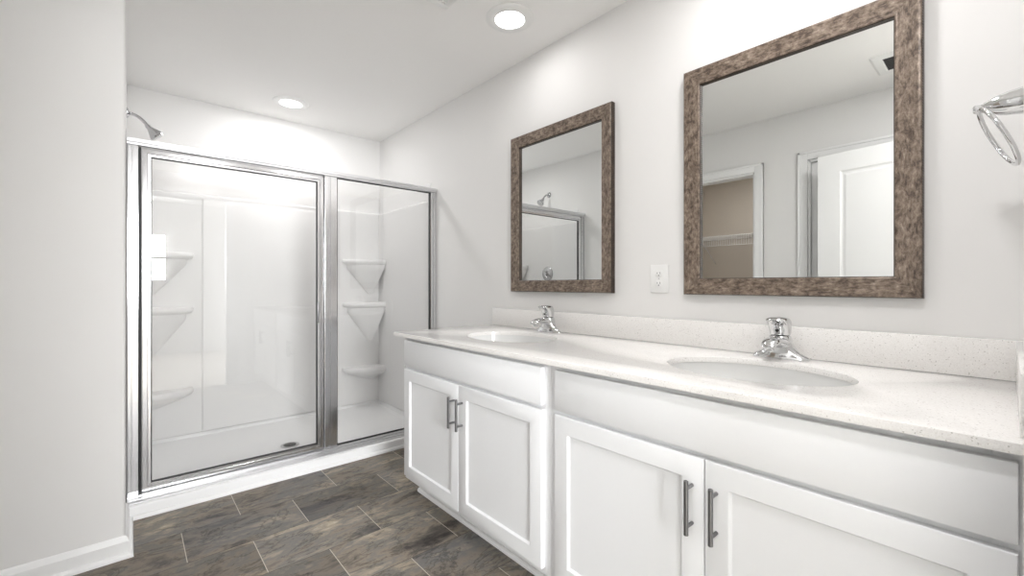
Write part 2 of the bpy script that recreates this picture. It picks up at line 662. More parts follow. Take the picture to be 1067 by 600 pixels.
def casing(name, axis, plane, sgn, a0, a1, top, depth, mat=None, label=None, w=0.068):
    """door casing on a wall plane; a0..a1 opening; jamb lining goes back by depth"""
    g = G()
    t = 0.016

    def bx(u0, u1, p0, p1, z0, z1, bev=0.003):
        lo, hi = min(p0, p1), max(p0, p1)
        if axis == 'x':
            g.box(lo, hi, u0, u1, z0, z1, bev)
        else:
            g.box(u0, u1, lo, hi, z0, z1, bev)
    for u0, u1 in ((a0 - w, a0 - 0.004), (a1 + 0.004, a1 + w)):
        bx(u0, u1, plane, plane + sgn * t, 0, top + w)
    bx(a0 - 0.004, a1 + 0.004, plane, plane + sgn * t, top + 0.004, top + w)
    # back band
    for u0, u1 in ((a0 - w, a0 - w + 0.018), (a1 + w - 0.018, a1 + w)):
        bx(u0, u1, plane, plane + sgn * (t + 0.005), 0, top + w)
    bx(a0 - w, a1 + w, plane, plane + sgn * (t + 0.005), top + w - 0.018, top + w)
    # jamb lining
    bx(a0 - 0.004, a0 + 0.012, plane + sgn * 0.001, plane - sgn * depth, 0, top, 0.001)
    bx(a1 - 0.012, a1 + 0.004, plane + sgn * 0.001, plane - sgn * depth, 0, top, 0.001)
    bx(a0, a1, plane + sgn * 0.001, plane - sgn * depth, top - 0.012, top + 0.004, 0.001)
    return struct(name, g, M['trim'], label, angle=30)


casing('trim_2', 'x', XO, 1, CY0, CY1, CH, 0.116, label='white casing around the closet opening')
casing('trim_3', 'x', XO, 1, DY0, DY1, DH, 0.116, label='white casing around the closed door')
casing('trim_4', 'y', YR, 1, EX0, EX1, EH, 0.116, label='white casing around the entry doorway')


def door_leaf(width, height, th):
    """leaf in local frame: x 0..width, y 0..th, two moulded panels on both faces"""
    g = G()
    st = 0.135
    zs = [(0.22, 0.86), (1.04, height - 0.125)]
    # core plus stiles and rails on both faces, panels lying lower with a raised field
    g.box(0, width, 0.007, th - 0.007, 0, height)
    for y0, y1, f in ((0, 0.0075, 1), (th - 0.0075, th, -1)):
        g.box(0, st, y0, y1, 0, height)
        g.box(width - st, width, y0, y1, 0, height)
        prev = 0
        for z0, z1 in zs + [(height, height)]:
            g.box(st, width - st, y0, y1, prev, z0)
            prev = z1
        for z0, z1 in zs:
            a, b_ = st, width - st
            yo, yi = (0.0, 0.0072) if f == 1 else (th, th - 0.0072)
            yr = 0.002 if f == 1 else th - 0.002
            def rect(d, y):
                return [Vector((a + d, y, z0 + d)), Vector((b_ - d, y, z0 + d)), Vector((b_ - d, y, z1 - d)), Vector((a + d, y, z1 - d))]
            g.loft([rect(0, yo), rect(0.012, yi), rect(0.022, yi), rect(0.034, yr)], False, True)
    return g


# closed door in the opposite wall
g = door_leaf(DY1 - DY0 - 0.03, DH - 0.025, 0.035)
mt = Matrix(((0, 1, 0, XO - 0.062), (1, 0, 0, DY0 + 0.015), (0, 0, 1, 0.008), (0, 0, 0, 1)))
g.xf(mt)
struct('door_1', g, M['trim'], 'closed white panel door behind the open door, seen in the mirror', angle=20)
# entry door, standing open against the opposite wall
d2 = door_leaf(0.914, 2.03, 0.035)
ang = math.atan2(0.903, -1.976 + 1.8435)
d2.xf(Matrix.Translation((-1.8435, 0.0, 0.012)) @ Matrix.Rotation(ang, 4, 'Z'))
dr = struct('door_2', d2, M['trim'], 'white two panel entry door standing open, seen in the large mirror', angle=20)
g = G()
ux, uy = math.cos(ang), math.sin(ang)
nx, ny = uy, -ux          # towards the room
kx, ky = -1.8435 + ux * 0.85, uy * 0.85
for s, base in ((1, 0.0), (-1, 0.035)):
    ox, oy = kx - nx * base, ky - ny * base
    g.lathe([(0.03, 0), (0.03, 0.005), (0.012, 0.008), (0.011, 0.03), (0.024, 0.036), (0.028, 0.048), (0.022, 0.06), (0.001, 0.063)],
            (ox, oy, 0.92), (nx * s, ny * s, 0), 24)
struct('door_knob', g, M['nickel'], parent=dr)

# ------------------------------------------------------------------ shower base
t = thing('shower_pan', 'low white acrylic shower pan with raised front curb on the floor', 'shower pan', (-0.88, 3.3, 0))
g = G()
XA, XB = XL + 0.003, -0.003
CT = 0.064
rings = [
    [(XA, 2.7735, 0.0), (XB, 2.7735, 0.0), (XB, YB - 0.003, 0.0), (XA, YB - 0.003, 0.0)],
    [(XA, 2.7735, CT - 0.012), (XB, 2.7735, CT - 0.012), (XB, YB - 0.003, CT), (XA, YB - 0.003, CT)],
    [(XA, 2.776, CT - 0.004), (XB, 2.776, CT - 0.004), (XB, YB - 0.003, CT + 0.001), (XA, YB - 0.003, CT + 0.001)],
    [(XA, 2.783, CT), (XB, 2.783, CT), (XB, YB - 0.003, CT + 0.002), (XA, YB - 0.003, CT + 0.002)],
    [(XA, 2.905, CT), (XB, 2.905, CT), (XB, YB - 0.003, CT + 0.003), (XA, YB - 0.003, CT + 0.003)],
    [(XA + 0.02, 2.915, CT - 0.004), (XB - 0.02, 2.915, CT - 0.004), (XB - 0.02, YB - 0.022, CT), (XA + 0.02, YB - 0.022, CT)],
    [(XA + 0.03, 2.935, 0.042), (XB - 0.03, 2.935, 0.042), (XB - 0.03, YB - 0.036, 0.044), (XA + 0.03, YB - 0.036, 0.044)],
    [(XA + 0.06, 2.97, 0.037), (XB - 0.06, 2.97, 0.037), (XB - 0.06, YB - 0.07, 0.041), (XA + 0.06, YB - 0.07, 0.041)],
    [(-0.98, 3.19, 0.033), (-0.88, 3.19, 0.033), (-0.88, 3.29, 0.033), (-0.98, 3.29, 0.033)],
]
g.loft([[Vector(p) for p in r_] for r_ in rings])
part('basin', g, M['acrylic'], t, angle=40)
g = G()
g.lathe([(0.05, 0), (0.058, 0.0015), (0.058, 0.003), (0.05, 0.0045), (0.046, 0.003), (0.0001, 0.003)], (-0.93, 3.24, 0.033), seg=40)
dn = part('drain', g, M['steel'], t, 'round grey metal drain')
g = G()
for i in range(-3, 4):
    hw = math.sqrt(max(0.04 ** 2 - (i * 0.011) ** 2, 0))
    g.box(-0.93 - hw, -0.93 + hw, 3.24 + i * 0.011 - 0.0025, 3.24 + i * 0.011 + 0.0025, 0.0358, 0.0368)
part('drain_slots', g, M['dark'], dn, smooth=False)

# ------------------------------------------------------------------ shower surround
ZS, ZT = 1.772, 1.915
t = thing('shower_surround', 'glossy white acrylic wall surround with corner shelves inside the shower', 'shower surround', (-0.88, 3.84, 0.067))
Z0 = 0.0672


def panel_profile(th):
    """(distance from the wall, height)"""
    return [(0.001, Z0), (th, Z0), (th, ZS - 0.02), (th + 0.004, ZS - 0.008), (th + 0.003, ZS), (th - 0.006, ZS + 0.006),
            (0.008, ZS + 0.012), (0.007, ZT - 0.004), (0.004, ZT), (0.001, ZT)]


g = G()
pr = panel_profile(0.022)
g.loft([[Vector((x, YB - d, z)) for d, z in pr] for x in (XL + 0.001, -0.001)])
part('back_panel', g, M['surround'], t, angle=40)
# raised middle field of the back panel
g = G()
XM0, XM1 = -1.362, -0.405
yb = YB - 0.022
for xa, xb in ((XM0, XM1),):
    sec = lambda z, d: [Vector((xa, yb + 0.002, z)), Vector((xa + 0.006, yb - d * 0.7, z)), Vector((xa + 0.016, yb - d, z)),
                        Vector((xb - 0.016, yb - d, z)), Vector((xb - 0.006, yb - d * 0.7, z)), Vector((xb, yb + 0.002, z))]
    g.loft([sec(Z0 + 0.01, 0.012), sec(ZS - 0.05, 0.012), sec(ZS - 0.024, 0.004)])
part('middle_panel', g, M['surround'], t, angle=40)
g = G()
g.loft([[Vector((-d, y, z)) for d, z in pr] for y in (2.95, YB - 0.021)])
part('side_panel', g, M['surround'], t, angle=40)
g = G()
g.loft([[Vector((XL + d, y, z)) for d, z in pr] for y in (2.95, YB - 0.021)])
part('side_panel', g, M['surround'], t, angle=40)


def corner_shelf(side, z, drop):
    """side 1 = right corner, -1 = left corner"""
    g = G()
    U, V = 0.335, 0.155
    n = 20

    def ring(k, zz, e=2.6, u0=0.0, ku=None):
        pts = []
        for i in range(n + 1):
            a = (PI / 2) * i / n
            c, s = math.cos(a), math.sin(a)
            pts.append((u0 + U * (k if ku is None else ku) * c ** (2 / e), V * k * s ** (2 / e)))
        pts.append((u0, 0))
        out = []
        for u, v in pts:
            x = -0.0215 - u if side > 0 else XL + 0.0215 + u
            out.append(Vector((x, YB - 0.0215 - v, zz)))
        return out
    th = 0.048
    rr = [ring(0.93, z), ring(0.975, z + 0.001), ring(1.0, z - 0.008), ring(1.0, z - th * 0.55), ring(0.96, z - th * 0.85), ring(0.88, z - th)]
    for i in range(1, 9):
        f = i / 8
        rr.append(ring(0.88 * (1 - f) ** 0.9 + 0.10, z - th - drop * f, 2.2, 0.07 * f, 0.86 * (1 - f) + 0.10))
    g.loft(rr)
    return g


for sd in (1, -1):
    for z, dp in ((1.352, 0.26), (0.972, 0.30), (0.400, 0.08)):
        part('corner_shelf', corner_shelf(sd, z, dp), M['surround'], t, angle=50)

# ------------------------------------------------------------------ shower enclosure
YF = 2.866             # front of the frame
t = thing('shower_enclosure', 'silver framed glass shower enclosure with hinged door and fixed panel', 'shower enclosure', (-0.88, YF, CT))
XE0, XE1 = XL + 0.004, -0.004
ZH = 1.856
PZ0, PZ1 = 0.081, 1.828


def prof_x(pts, x0, x1):
    return G().loft([[Vector((x0, y, z)) for y, z in pts], [Vector((x1, y, z)) for y, z in pts]])


def prof_z(pts, z0, z1):
    return G().loft([[Vector((x, y, z0)) for x, y in pts], [Vector((x, y, z1)) for x, y in pts]])


# header: stepped rail
g = prof_x([(YF - 0.008, ZH), (YF - 0.008, ZH - 0.018), (YF - 0.003, ZH - 0.020), (YF - 0.003, ZH - 0.030), (YF + 0.004, ZH - 0.034),
            (YF + 0.036, ZH - 0.034), (YF + 0.042, ZH - 0.02), (YF + 0.042, ZH), (YF + 0.03, ZH + 0.004), (YF + 0.004, ZH + 0.004)], XE0, XE1)
part('header', g, M['alu_h'], t, angle=25)
# sill track: three steps rising from the curb edge
g = prof_x([(YF - 0.068, CT + 0.0005), (YF - 0.068, CT + 0.006), (YF - 0.050, CT + 0.010), (YF - 0.050, CT + 0.014), (YF - 0.026, CT + 0.017),
            (YF - 0.026, CT + 0.022), (YF - 0.004, CT + 0.024), (YF + 0.04, CT + 0.022), (YF + 0.042, CT + 0.0005)], XE0, XE1)
part('sill_track', g, M['alu_h'], t, angle=25)


def jamb(xa, xb, front=YF, back=YF + 0.038):
    s = 0.003
    w_ = xb - xa
    return prof_z([(xa, back), (xa, front + s), (xa + s, front), (xa + w_ * 0.30, front), (xa + w_ * 0.33, front + 0.004), (xa + w_ * 0.42, front + 0.004),
                   (xa + w_ * 0.45, front - 0.001), (xb - s, front - 0.001), (xb, front + s), (xb, back)], CT + 0.023, ZH - 0.0335)


part('wall_jamb', jamb(XE0, -1.719), M['alu'], t, angle=25)
part('wall_jamb', jamb(-0.052, XE1), M['alu'], t, angle=25)
part('post', jamb(-0.822, -0.743), M['alu'], t, angle=25)
# fixed panel
g = G().box(-0.745, -0.05, YF + 0.014, YF + 0.020, PZ0, PZ1)
fp = part('fixed_pane', g, M['pane'], t, 'clear fixed glass panel', smooth=False)
g = G()
k = 0.0045
g.box(-0.7425, -0.7425 + k, YF + 0.008, YF + 0.026, PZ0 + 0.004, PZ1 - 0.005)
g.box(-0.0522 - k, -0.0522, YF + 0.008, YF + 0.026, PZ0 + 0.004, PZ1 - 0.005)
g.box(-0.7425, -0.0522, YF + 0.008, YF + 0.026, PZ1 - 0.010, PZ1 - 0.005)
g.box(-0.7425, -0.0522, YF + 0.008, YF + 0.026, CT + 0.0235, CT + 0.028)
part('gasket', g, M['rubber'], fp, smooth=False)
# door
DX0, DX1, DZ0, DZ1 = -1.709, -0.829, 0.090, 1.813
SW = 0.036
TW, BW_ = 0.036, 0.036
g = G()


def framed(g, x0, x1, z0, z1, sw, tw, bw, y0, y1):
    """mitred rectangular frame with a slightly stepped face"""
    prof = [(0.0, y1), (0.0, y0 + 0.004), (0.10, y0), (0.62, y0 - 0.001), (0.70, y0 + 0.004), (1.0, y0 + 0.005), (1.0, y1)]
    rings = []
    for f, y in prof:
        rings.append([Vector((x0 + sw * f, y, z0 + bw * f)), Vector((x1 - sw * f, y, z0 + bw * f)),
                      Vector((x1 - sw * f, y, z1 - tw * f)), Vector((x0 + sw * f, y, z1 - tw * f))])
    rings.append(rings[0])
    g.loft(rings, False, False)


framed(g, DX0, DX1, DZ0, DZ1, SW, TW, BW_, YF - 0.004, YF + 0.026)
bmesh.ops.remove_doubles(g.bm, verts=list(g.bm.verts), dist=1e-6)
dr = part('door', g, M['alu'], t, angle=25)
g = G().box(DX0 + SW - 0.004, DX1 - SW + 0.004, YF + 0.009, YF + 0.015, DZ0 + BW_ - 0.004, DZ1 - TW + 0.004)
part('pane', g, M['pane'], dr, 'clear glass of the hinged door', smooth=False)
g = G()
xa, xb, za, zb = DX0 + SW, DX1 - SW, DZ0 + BW_, DZ1 - TW
g.box(xa, xa + k, YF + 0.002, YF + 0.02, za, zb)
g.box(xb - k, xb, YF + 0.002, YF + 0.02, za, zb)
g.box(xa, xb, YF + 0.002, YF + 0.02, za, za + k)
g.box(xa, xb, YF + 0.002, YF + 0.02, zb - k, zb)
part('gasket', g, M['rubber'], dr, smooth=False)
g = G()
g.box(DX1 - SW - 0.006, DX1 - SW + 0.002, YF - 0.022, YF - 0.002, 0.89, 1.02, 0.002)
part('pull_handle', g, M['nickel'], dr, 'small dark grey pull')
# black strips standing in for the shadow in the gaps beside the door
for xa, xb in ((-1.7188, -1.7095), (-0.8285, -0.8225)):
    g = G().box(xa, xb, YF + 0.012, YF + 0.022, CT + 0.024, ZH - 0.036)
    part('gap_shadow_strip', g, M['rubber'], t, smooth=False)

# ------------------------------------------------------------------ shower head and valve
SY = 3.37
t = thing('wall_shower', 'chrome shower head on curved arm high on the shower wall', 'shower head', (XL, SY, 2.125))
g = G().lathe([(0.03, 0.0), (0.03, 0.003), (0.022, 0.009), (0.012, 0.012), (0.011, 0.016)], (XL + 0.0005, SY, 2.125), (1, 0, 0), 28)
part('flange', g, M['satin'], t)
pts = []
for i in range(13):
    a = (PI * 0.30) * i / 12
    pts.append((XL + 0.012 + 0.105 * math.sin(a) / math.sin(PI * 0.30) * 0.78, SY, 2.125 - 0.10 * (1 - math.cos(a)) * 1.35))
g = G().tube(pts, 0.0085)
part('arm', g, M['satin'], t)
e = Vector(pts[-1])
dv = Vector((0.66, 0, -0.75)).normalized()
g = G().lathe([(0.011, -0.006), (0.014, 0.002), (0.013, 0.012), (0.016, 0.018), (0.022, 0.03), (0.036, 0.058), (0.039, 0.066), (0.037, 0.072), (0.032, 0.073)],
              e, dv, 32)
hd = part('head', g, M['satin'], t)
g = G().lathe([(0.031, 0.0725), (0.030, 0.075), (0.0005, 0.076)], e, dv, 32)
part('spray_face', g, M['steel'], hd, 'grey spray face')

t = thing('shower_valve', 'round chrome shower valve with single handle on the shower wall', 'shower valve', (XL + 0.023, SY, 1.248))
g = G().lathe([(0.08, 0), (0.08, 0.004), (0.074, 0.009), (0.05, 0.014), (0.034, 0.02), (0.03, 0.032), (0.0005, 0.033)], (XL + 0.0225, SY, 1.248), (1, 0, 0), 48)
part('escutcheon', g, M['satin'], t)
g = G().lathe([(0.026, 0.03), (0.029, 0.045), (0.024, 0.062), (0.0005, 0.066)], (XL + 0.0225, SY, 1.248), (1, 0, 0), 32)
g.tube([(XL + 0.072, SY, 1.248), (XL + 0.078, SY - 0.022, 1.226), (XL + 0.085, SY - 0.052, 1.196)], [(0.010, 0.007), (0.009, 0.006), (0.007, 0.004)])
part('handle', g, M['satin'], t)

# ------------------------------------------------------------------ vanity
DOOR_F, FACE = -0.677, -0.657
CAB_TOP = 0.857


def cabinet_door(g, ya, yb, z0, z1, st=0.058):
    """shaker door, ya > yb"""
    y0, y1 = min(ya, yb), max(ya, yb)
    lo, hi = (y0, z0), (y1, z1)

    def ring(d, x):
        return [Vector((x, y0 + d, z0 + d)), Vector((x, y1 - d, z0 + d)), Vector((x, y1 - d, z1 - d)), Vector((x, y0 + d, z1 - d))]
    g.loft([ring(0, FACE - 0.0005), ring(0, DOOR_F + 0.003), ring(0.0012, DOOR_F + 0.0008), ring(0.003, DOOR_F), ring(st - 0.001, DOOR_F),
            ring(st, DOOR_F + 0.001), ring(st + 0.004, DOOR_F + 0.0085), ring(st + 0.005, DOOR_F + 0.009)])
    return g


def bar_handle(y, zc, L=0.138):
    g = G()
    x = DOOR_F - 0.032
    g.lathe([(0.0035, 0), (0.0058, 0.0015), (0.0058, L - 0.0015), (0.0035, L)], (x, y, zc - L / 2), seg=20)
    for dz in (-0.048, 0.048):
        g.lathe([(0.0046, 0), (0.0046, 0.033)], (DOOR_F + 0.0005, y, zc + dz), (-1, 0, 0), 16)
    return g


def vanity(ya, yb, da, db, label, ys=None):
    """ya > yb: ends of the unit; da, db: ends of its doors"""
    t = thing('vanity_cabinet', label, 'cabinet', (-0.33, (ya + yb) / 2, 0), 'white vanity cabinets under the counter')
    ys = (da + db) / 2 if ys is None else ys
    g = G()
    th = 0.018
    # open carcass: sides, floor, back, face frame (the sink bowl hangs inside)
    g.box(FACE + 0.0185, -0.003, ya - th, ya, 0.112, CAB_TOP)
    g.box(FACE + 0.0185, -0.003, yb, yb + th, 0.112, CAB_TOP)
    g.box(FACE + 0.0185, -0.003, yb + th, ya - th, 0.112, 0.130)
    g.box(-0.015, -0.003, yb + th, ya - th, 0.130, CAB_TOP)
    for y0_, y1_ in ((yb, yb + 0.05), (ya - 0.05, ya)):
        g.box(FACE, FACE + 0.0185, y0_, y1_, 0.112, CAB_TOP, 0.0008, 1)
    for z0_, z1_ in ((0.112, 0.165), (0.675, 0.725), (0.81, CAB_TOP)):
        g.box(FACE + 0.0002, FACE + 0.0185, yb + 0.05, ya - 0.05, z0_, z1_)
    part('body', g, M['cabinet'], t, angle=25)
    g = G().box(DOOR_F, FACE - 0.0005, db, da, 0.7065, 0.8405, 0.0025)
    part('false_drawer_front', g, M['cabinet'], t, angle=25)
    for y0_, y1_, hy in ((ys + 0.0012, da, ys + 0.0305), (db, ys - 0.0012, ys - 0.0305)):
        g = cabinet_door(G(), y0_, y1_, 0.137, 0.6915)
        d = part('door', g, M['cabinet'], t, angle=25)
        part('handle', bar_handle(hy, 0.5705), M['nickel'], d, 'dark brushed metal bar handle')
    g = G()
    ye = ya + (0.028 if ya > 2 else 0.0)
    g.box(-0.560, -0.545, yb, ye, 0.0, 0.1115)
    run_profile(g, [(0, 0), (0.012, 0), (0.012, 0.008), (0.009, 0.014), (0.004, 0.018), (0, 0.019)], [(-0.5602, yb), (-0.5602, ye)], [(-1, 0), (-1, 0)])
    part('toe_kick', g, M['trim'], t, smooth=False)
    return t


vanity(2.1035, 1.0435, 2.083, 1.0745, 'white vanity cabinet at the far end of the counter, beside the shower', 1.583)
vanity(1.0425, -0.031, 1.0115, -0.0105, 'white vanity cabinet at the near end of the counter, with large lower doors', 0.5015)

SINKS = [(-0.352, 1.608), (-0.352, 0.508)]
SA, SB = 0.252, 0.189       # half length along the wall, half depth
t = thing('countertop', 'long white speckled quartz vanity top on both cabinets', 'countertop', (-0.35, 1.07, HC - 0.018))
b = bmesh.new()
X0, X1, Y0, Y1 = -0.692, -0.001, YR + 0.001, 2.170
ed = []


def loop(pts):
    vs = [b.verts.new((x, y, HC)) for x, y in pts]
    for i in range(len(vs)):
        ed.append(b.edges.new((vs[i], vs[(i + 1) % len(vs)])))


loop([(X0, Y0), (X1, Y0), (X1, Y1), (X0, Y1)])
for sx, sy in SINKS:
    loop(ellipse(sx, sy, SB, SA, 72))
bmesh.ops.triangle_fill(b, use_beauty=True, use_dissolve=False, edges=ed)
for f in b.faces:
    if f.normal.z < 0:
        f.normal_flip()
ext = bmesh.ops.extrude_face_region(b, geom=list(b.faces))
top = [v for v in b.verts if v not in {e_ for e_ in ext['geom'] if isinstance(e_, bmesh.types.BMVert)}]
for v in [e_ for e_ in ext['geom'] if isinstance(e_, bmesh.types.BMVert)]:
    v.co.z = HC - 0.0185
bmesh.ops.recalc_face_normals(b, faces=list(b.faces))
rim = [e_ for e_ in b.edges if len(e_.link_faces) == 2 and abs(e_.verts[0].co.z - HC) < 1e-5 and abs(e_.verts[1].co.z - HC) < 1e-5
       and any(abs(f.normal.z) < 0.1 for f in e_.link_faces)]
bmesh.ops.bevel(b, geom=rim, offset=0.0022, segments=2, profile=0.5, affect='EDGES')
g = G().merge(b)
part('slab', g, M['quartz'], t, angle=30)
g = G().box(-0.0205, -0.001, YR + 0.001, 2.170, HC + 0.0003, HC + 0.1065, 0.0015)
part('backsplash', g, M['quartz'], t, angle=30)
g = G().box(-0.655, -0.0208, YR + 0.001, -0.0125, HC + 0.0003, HC + 0.1065, 0.0015)
part('side_splash', g, M['quartz'], t, angle=30)


def sink(cx, cy, label):
    t = thing('sink', label, 'sink', (cx, cy, HC - 0.16), 'oval undermount sinks')
    g = G()
    zt = HC - 0.019
    D = 0.165
    rings = []
    n = 72
    # outer shell from the bottom up, then rim, then inner bowl
    fs = [0.15, 0.5, 0.8, 0.95, 1.0]
    def ell(k, z, ox=0):
        return [Vector((cx + x, cy + y, z)) for x, y in ellipse(ox, 0, SB * k, SA * k, n)]
    for a in (0.05, 0.3, 0.55, 0.8, 1.0, 1.25, 1.45):
        rings.append(ell(math.sin(a) * 1.0 + 0.03, zt - 0.012 - D * math.cos(a) ** 0.8))
    rings.append(ell(1.06, zt - 0.012))
    rings.append(ell(1.06, zt))
    rings.append(ell(1.012, zt))
    for i in range(1, 15):
        a = (PI / 2) * (1 - i / 15)
        rings.append(ell(1.005 * math.sin(a) ** 0.8, zt - D * math.cos(a) ** 0.85))
    rings.append(ell(0.10, zt - D))
    g.loft(rings)
    part('bowl', g, M['porcelain'], t, angle=50)
    g = G().lathe([(0.0225, 0.0), (0.0225, 0.002), (0.018, 0.003), (0.016, 0.001), (0.015, 0.005), (0.0005, 0.0065)], (cx, cy, zt - D + 0.0005), seg=32)
    part('drain_stopper', g, M['chrome'], t, 'round chrome stopper')
    g = G().lathe([(0.009, 0), (0.009, 0.002), (0.006, 0.0025), (0.0055, 0.001), (0.0005, 0.001)], (cx - SB * 0.94, cy, zt - 0.042), (0.95, 0, 0.3), 20)
    part('overflow', g, M['chrome'], t, 'small overflow ring')
    return t


sink(*SINKS[0], 'white oval sink set in the counter below the far mirror')
sink(*SINKS[1], 'white oval sink set in the counter below the larger near mirror')


def faucet(cx, cy, label):
    t = thing('faucet', label, 'faucet', (cx, cy, HC), 'chrome faucets behind the sinks')
    z = HC + 0.0003
    n = 48

    def oval(hx, hy, zz, e=2.0, ox=0.0):
        return [Vector((cx + x, cy + y, zz)) for x, y in ellipse(ox, 0, hx, hy, n, e)]
    g = G()
    g.loft([oval(0.0275, 0.086, z, 1.9), oval(0.0285, 0.0885, z + 0.002, 1.9), oval(0.0285, 0.0885, z + 0.006, 1.9), oval(0.0275, 0.085, z + 0.011, 1.9),
            oval(0.025, 0.074, z + 0.017, 1.8), oval(0.0255, 0.061, z + 0.024, 1.8), oval(0.027, 0.051, z + 0.033, 1.9),
            oval(0.029, 0.0435, z + 0.044, 2.0), oval(0.030, 0.038, z + 0.056, 2.1), oval(0.030, 0.0345, z + 0.070, 2.2), oval(0.028, 0.032, z + 0.078, 2.2),
            oval(0.025, 0.028, z + 0.081, 2.1)])
    part('body', g, M['chrome'], t, angle=60)
    # spout: an arched bridge reaching over the bowl
    P = [(0.0, 0.052), (-0.022, 0.058), (-0.044, 0.064), (-0.066, 0.066), (-0.086, 0.064), (-0.103, 0.058), (-0.113, 0.051), (-0.117, 0.047)]
    R = [(0.036, 0.020), (0.034, 0.0185), (0.031, 0.0155), (0.029, 0.013), (0.027, 0.0115), (0.0245, 0.0105), (0.020, 0.008), (0.011, 0.004)]
    g = G().tube([(cx + a, cy, z + b_) for a, b_ in P], R, seg=32, flat=(0, 1, 0))
    sp = part('spout', g, M['chrome'], t, angle=60)
    g = G().lathe([(0.0115, 0), (0.012, 0.002), (0.012, 0.014), (0.010, 0.016)], (cx - 0.098, cy, z + 0.037), seg=24)
    part('aerator', g, M['chrome'], sp)
    # handle: a cap that leans forward into a broad paddle
    g = G()
    g.loft([oval(0.026, 0.030, z + 0.0825), oval(0.0275, 0.0315, z + 0.086), oval(0.028, 0.033, z + 0.098, 2.2, -0.001), oval(0.029, 0.0345, z + 0.110, 2.3, -0.004),
            oval(0.031, 0.0355, z + 0.119, 2.4, -0.008), oval(0.036, 0.036, z + 0.127, 2.5, -0.015), oval(0.041, 0.035, z + 0.133, 2.5, -0.022),
            oval(0.039, 0.032, z + 0.138, 2.4, -0.022), oval(0.028, 0.022, z + 0.142, 2.3, -0.019), oval(0.008, 0.005, z + 0.1435, 2.0, -0.018)])
    hd = part('handle', g, M['chrome'], t, angle=60)
    g = G().lathe([(0.0065, 0), (0.0065, 0.0015), (0.0045, 0.002), (0.0005, 0.002)], (cx - 0.0285, cy, z + 0.099), (-1, 0, 0.05), 20)
    part('indicator_button', g, M['dark'], hd, 'small dark temperature button')
    return t


faucet(-0.083, 1.612, 'chrome single handle faucet behind the far sink')
faucet(-0.083, 0.515, 'chrome single handle faucet behind the near sink')


# ------------------------------------------------------------------ mirrors
def wall_mirror(y0, y1, z0, z1, label):
    t = thing('wall_mirror', label, 'mirror', (-0.001, (y0 + y1) / 2, z0), 'framed mirrors above the vanity')
    prof = [(0.0, 0.0015), (0.0, 0.024), (0.0012, 0.0285), (0.0025, 0.030), (0.005, 0.033), (0.008, 0.0335), (0.012, 0.0328), (0.056, 0.0225), (0.0595, 0.0228), (0.0625, 0.0215), (0.064, 0.019), (0.0665, 0.0175), (0.0665, 0.0015)]
    b = bmesh.new()
    rings = []
    for d, p in prof:
        rings.append([b.verts.new((-p, y0 + d, z0 + d)), b.verts.new((-p, y1 - d, z0 + d)), b.verts.new((-p, y1 - d, z1 - d)), b.verts.new((-p, y0 + d, z1 - d))])
    m = len(rings)
    for i in range(m):
        a, c = rings[i], rings[(i + 1) % m]
        for j in range(4):
            k_ = (j + 1) % 4
            f = b.faces.new((a[j], a[k_], c[k_], c[j]))
            f.material_index = 1 if i in (0, 1, 2, 10, 11) else (0 if j in (1, 3) else 2)
    bmesh.ops.recalc_face_normals(b, faces=list(b.faces))
    g = G().merge(b)
    part('frame', g, [M['frame'], M['frame_edge'], M['frame_rail']], t, 'mottled brown frame with darker edges', angle=20)
    d = 0.0655
    g = G().box(-0.0075, -0.0035, y0 + d, y1 - d, z0 + d, z1 - d)
    part('mirror_glass', g, M['mirror'], t, smooth=False)
    return t


wall_mirror(1.248, 1.9775, 1.088, 2.0035, 'far brown framed mirror, smaller in view, nearer the shower')
wall_mirror(0.163, 0.8895, 1.088, 2.0035, 'near brown framed mirror, larger in view, reflecting the closet and door')

# ------------------------------------------------------------------ outlet
t = thing('wall_outlet', 'white duplex outlet on the wall between the two mirrors', 'outlet', (-0.001, 1.013, 1.155))
g = G().box(-0.0075, -0.001, 1.013 - 0.0425, 1.013 + 0.0425, 1.155 - 0.061, 1.155 + 0.061, 0.003)
part('cover_plate', g, M['plastic'], t)
for dz in (0.0215, -0.0215):
    g = G().loft([[Vector((x, 1.013 + a, 1.155 + dz + c)) for a, c in ellipse(0, 0, 0.0172 * k_, 0.0145 * k_, 32, 3.2)] for x, k_ in ((-0.007, 1.0), (-0.009, 1.0), (-0.0096, 0.94))])
    rc = part('receptacle', g, M['plastic'], t)
    g = G()
    for dy, hh in ((-0.0065, 0.0042), (0.0065, 0.0036)):
        g.box(-0.0099, -0.0094, 1.013 + dy - 0.0011, 1.013 + dy + 0.0011, 1.155 + dz + 0.003 - hh, 1.155 + dz + 0.003 + hh)
    g.lathe([(0.0026, 0), (0.0026, 0.0005)], (-0.0094, 1.013, 1.155 + dz - 0.0072), (-1, 0, 0), 14)
    part('slots', g, M['dark'], rc, smooth=False)
g = G().lathe([(0.003, 0), (0.003, 0.001), (0.0005, 0.0015)], (-0.0074, 1.013, 1.155), (-1, 0, 0), 16)
part('screw', g, M['steel'], t)

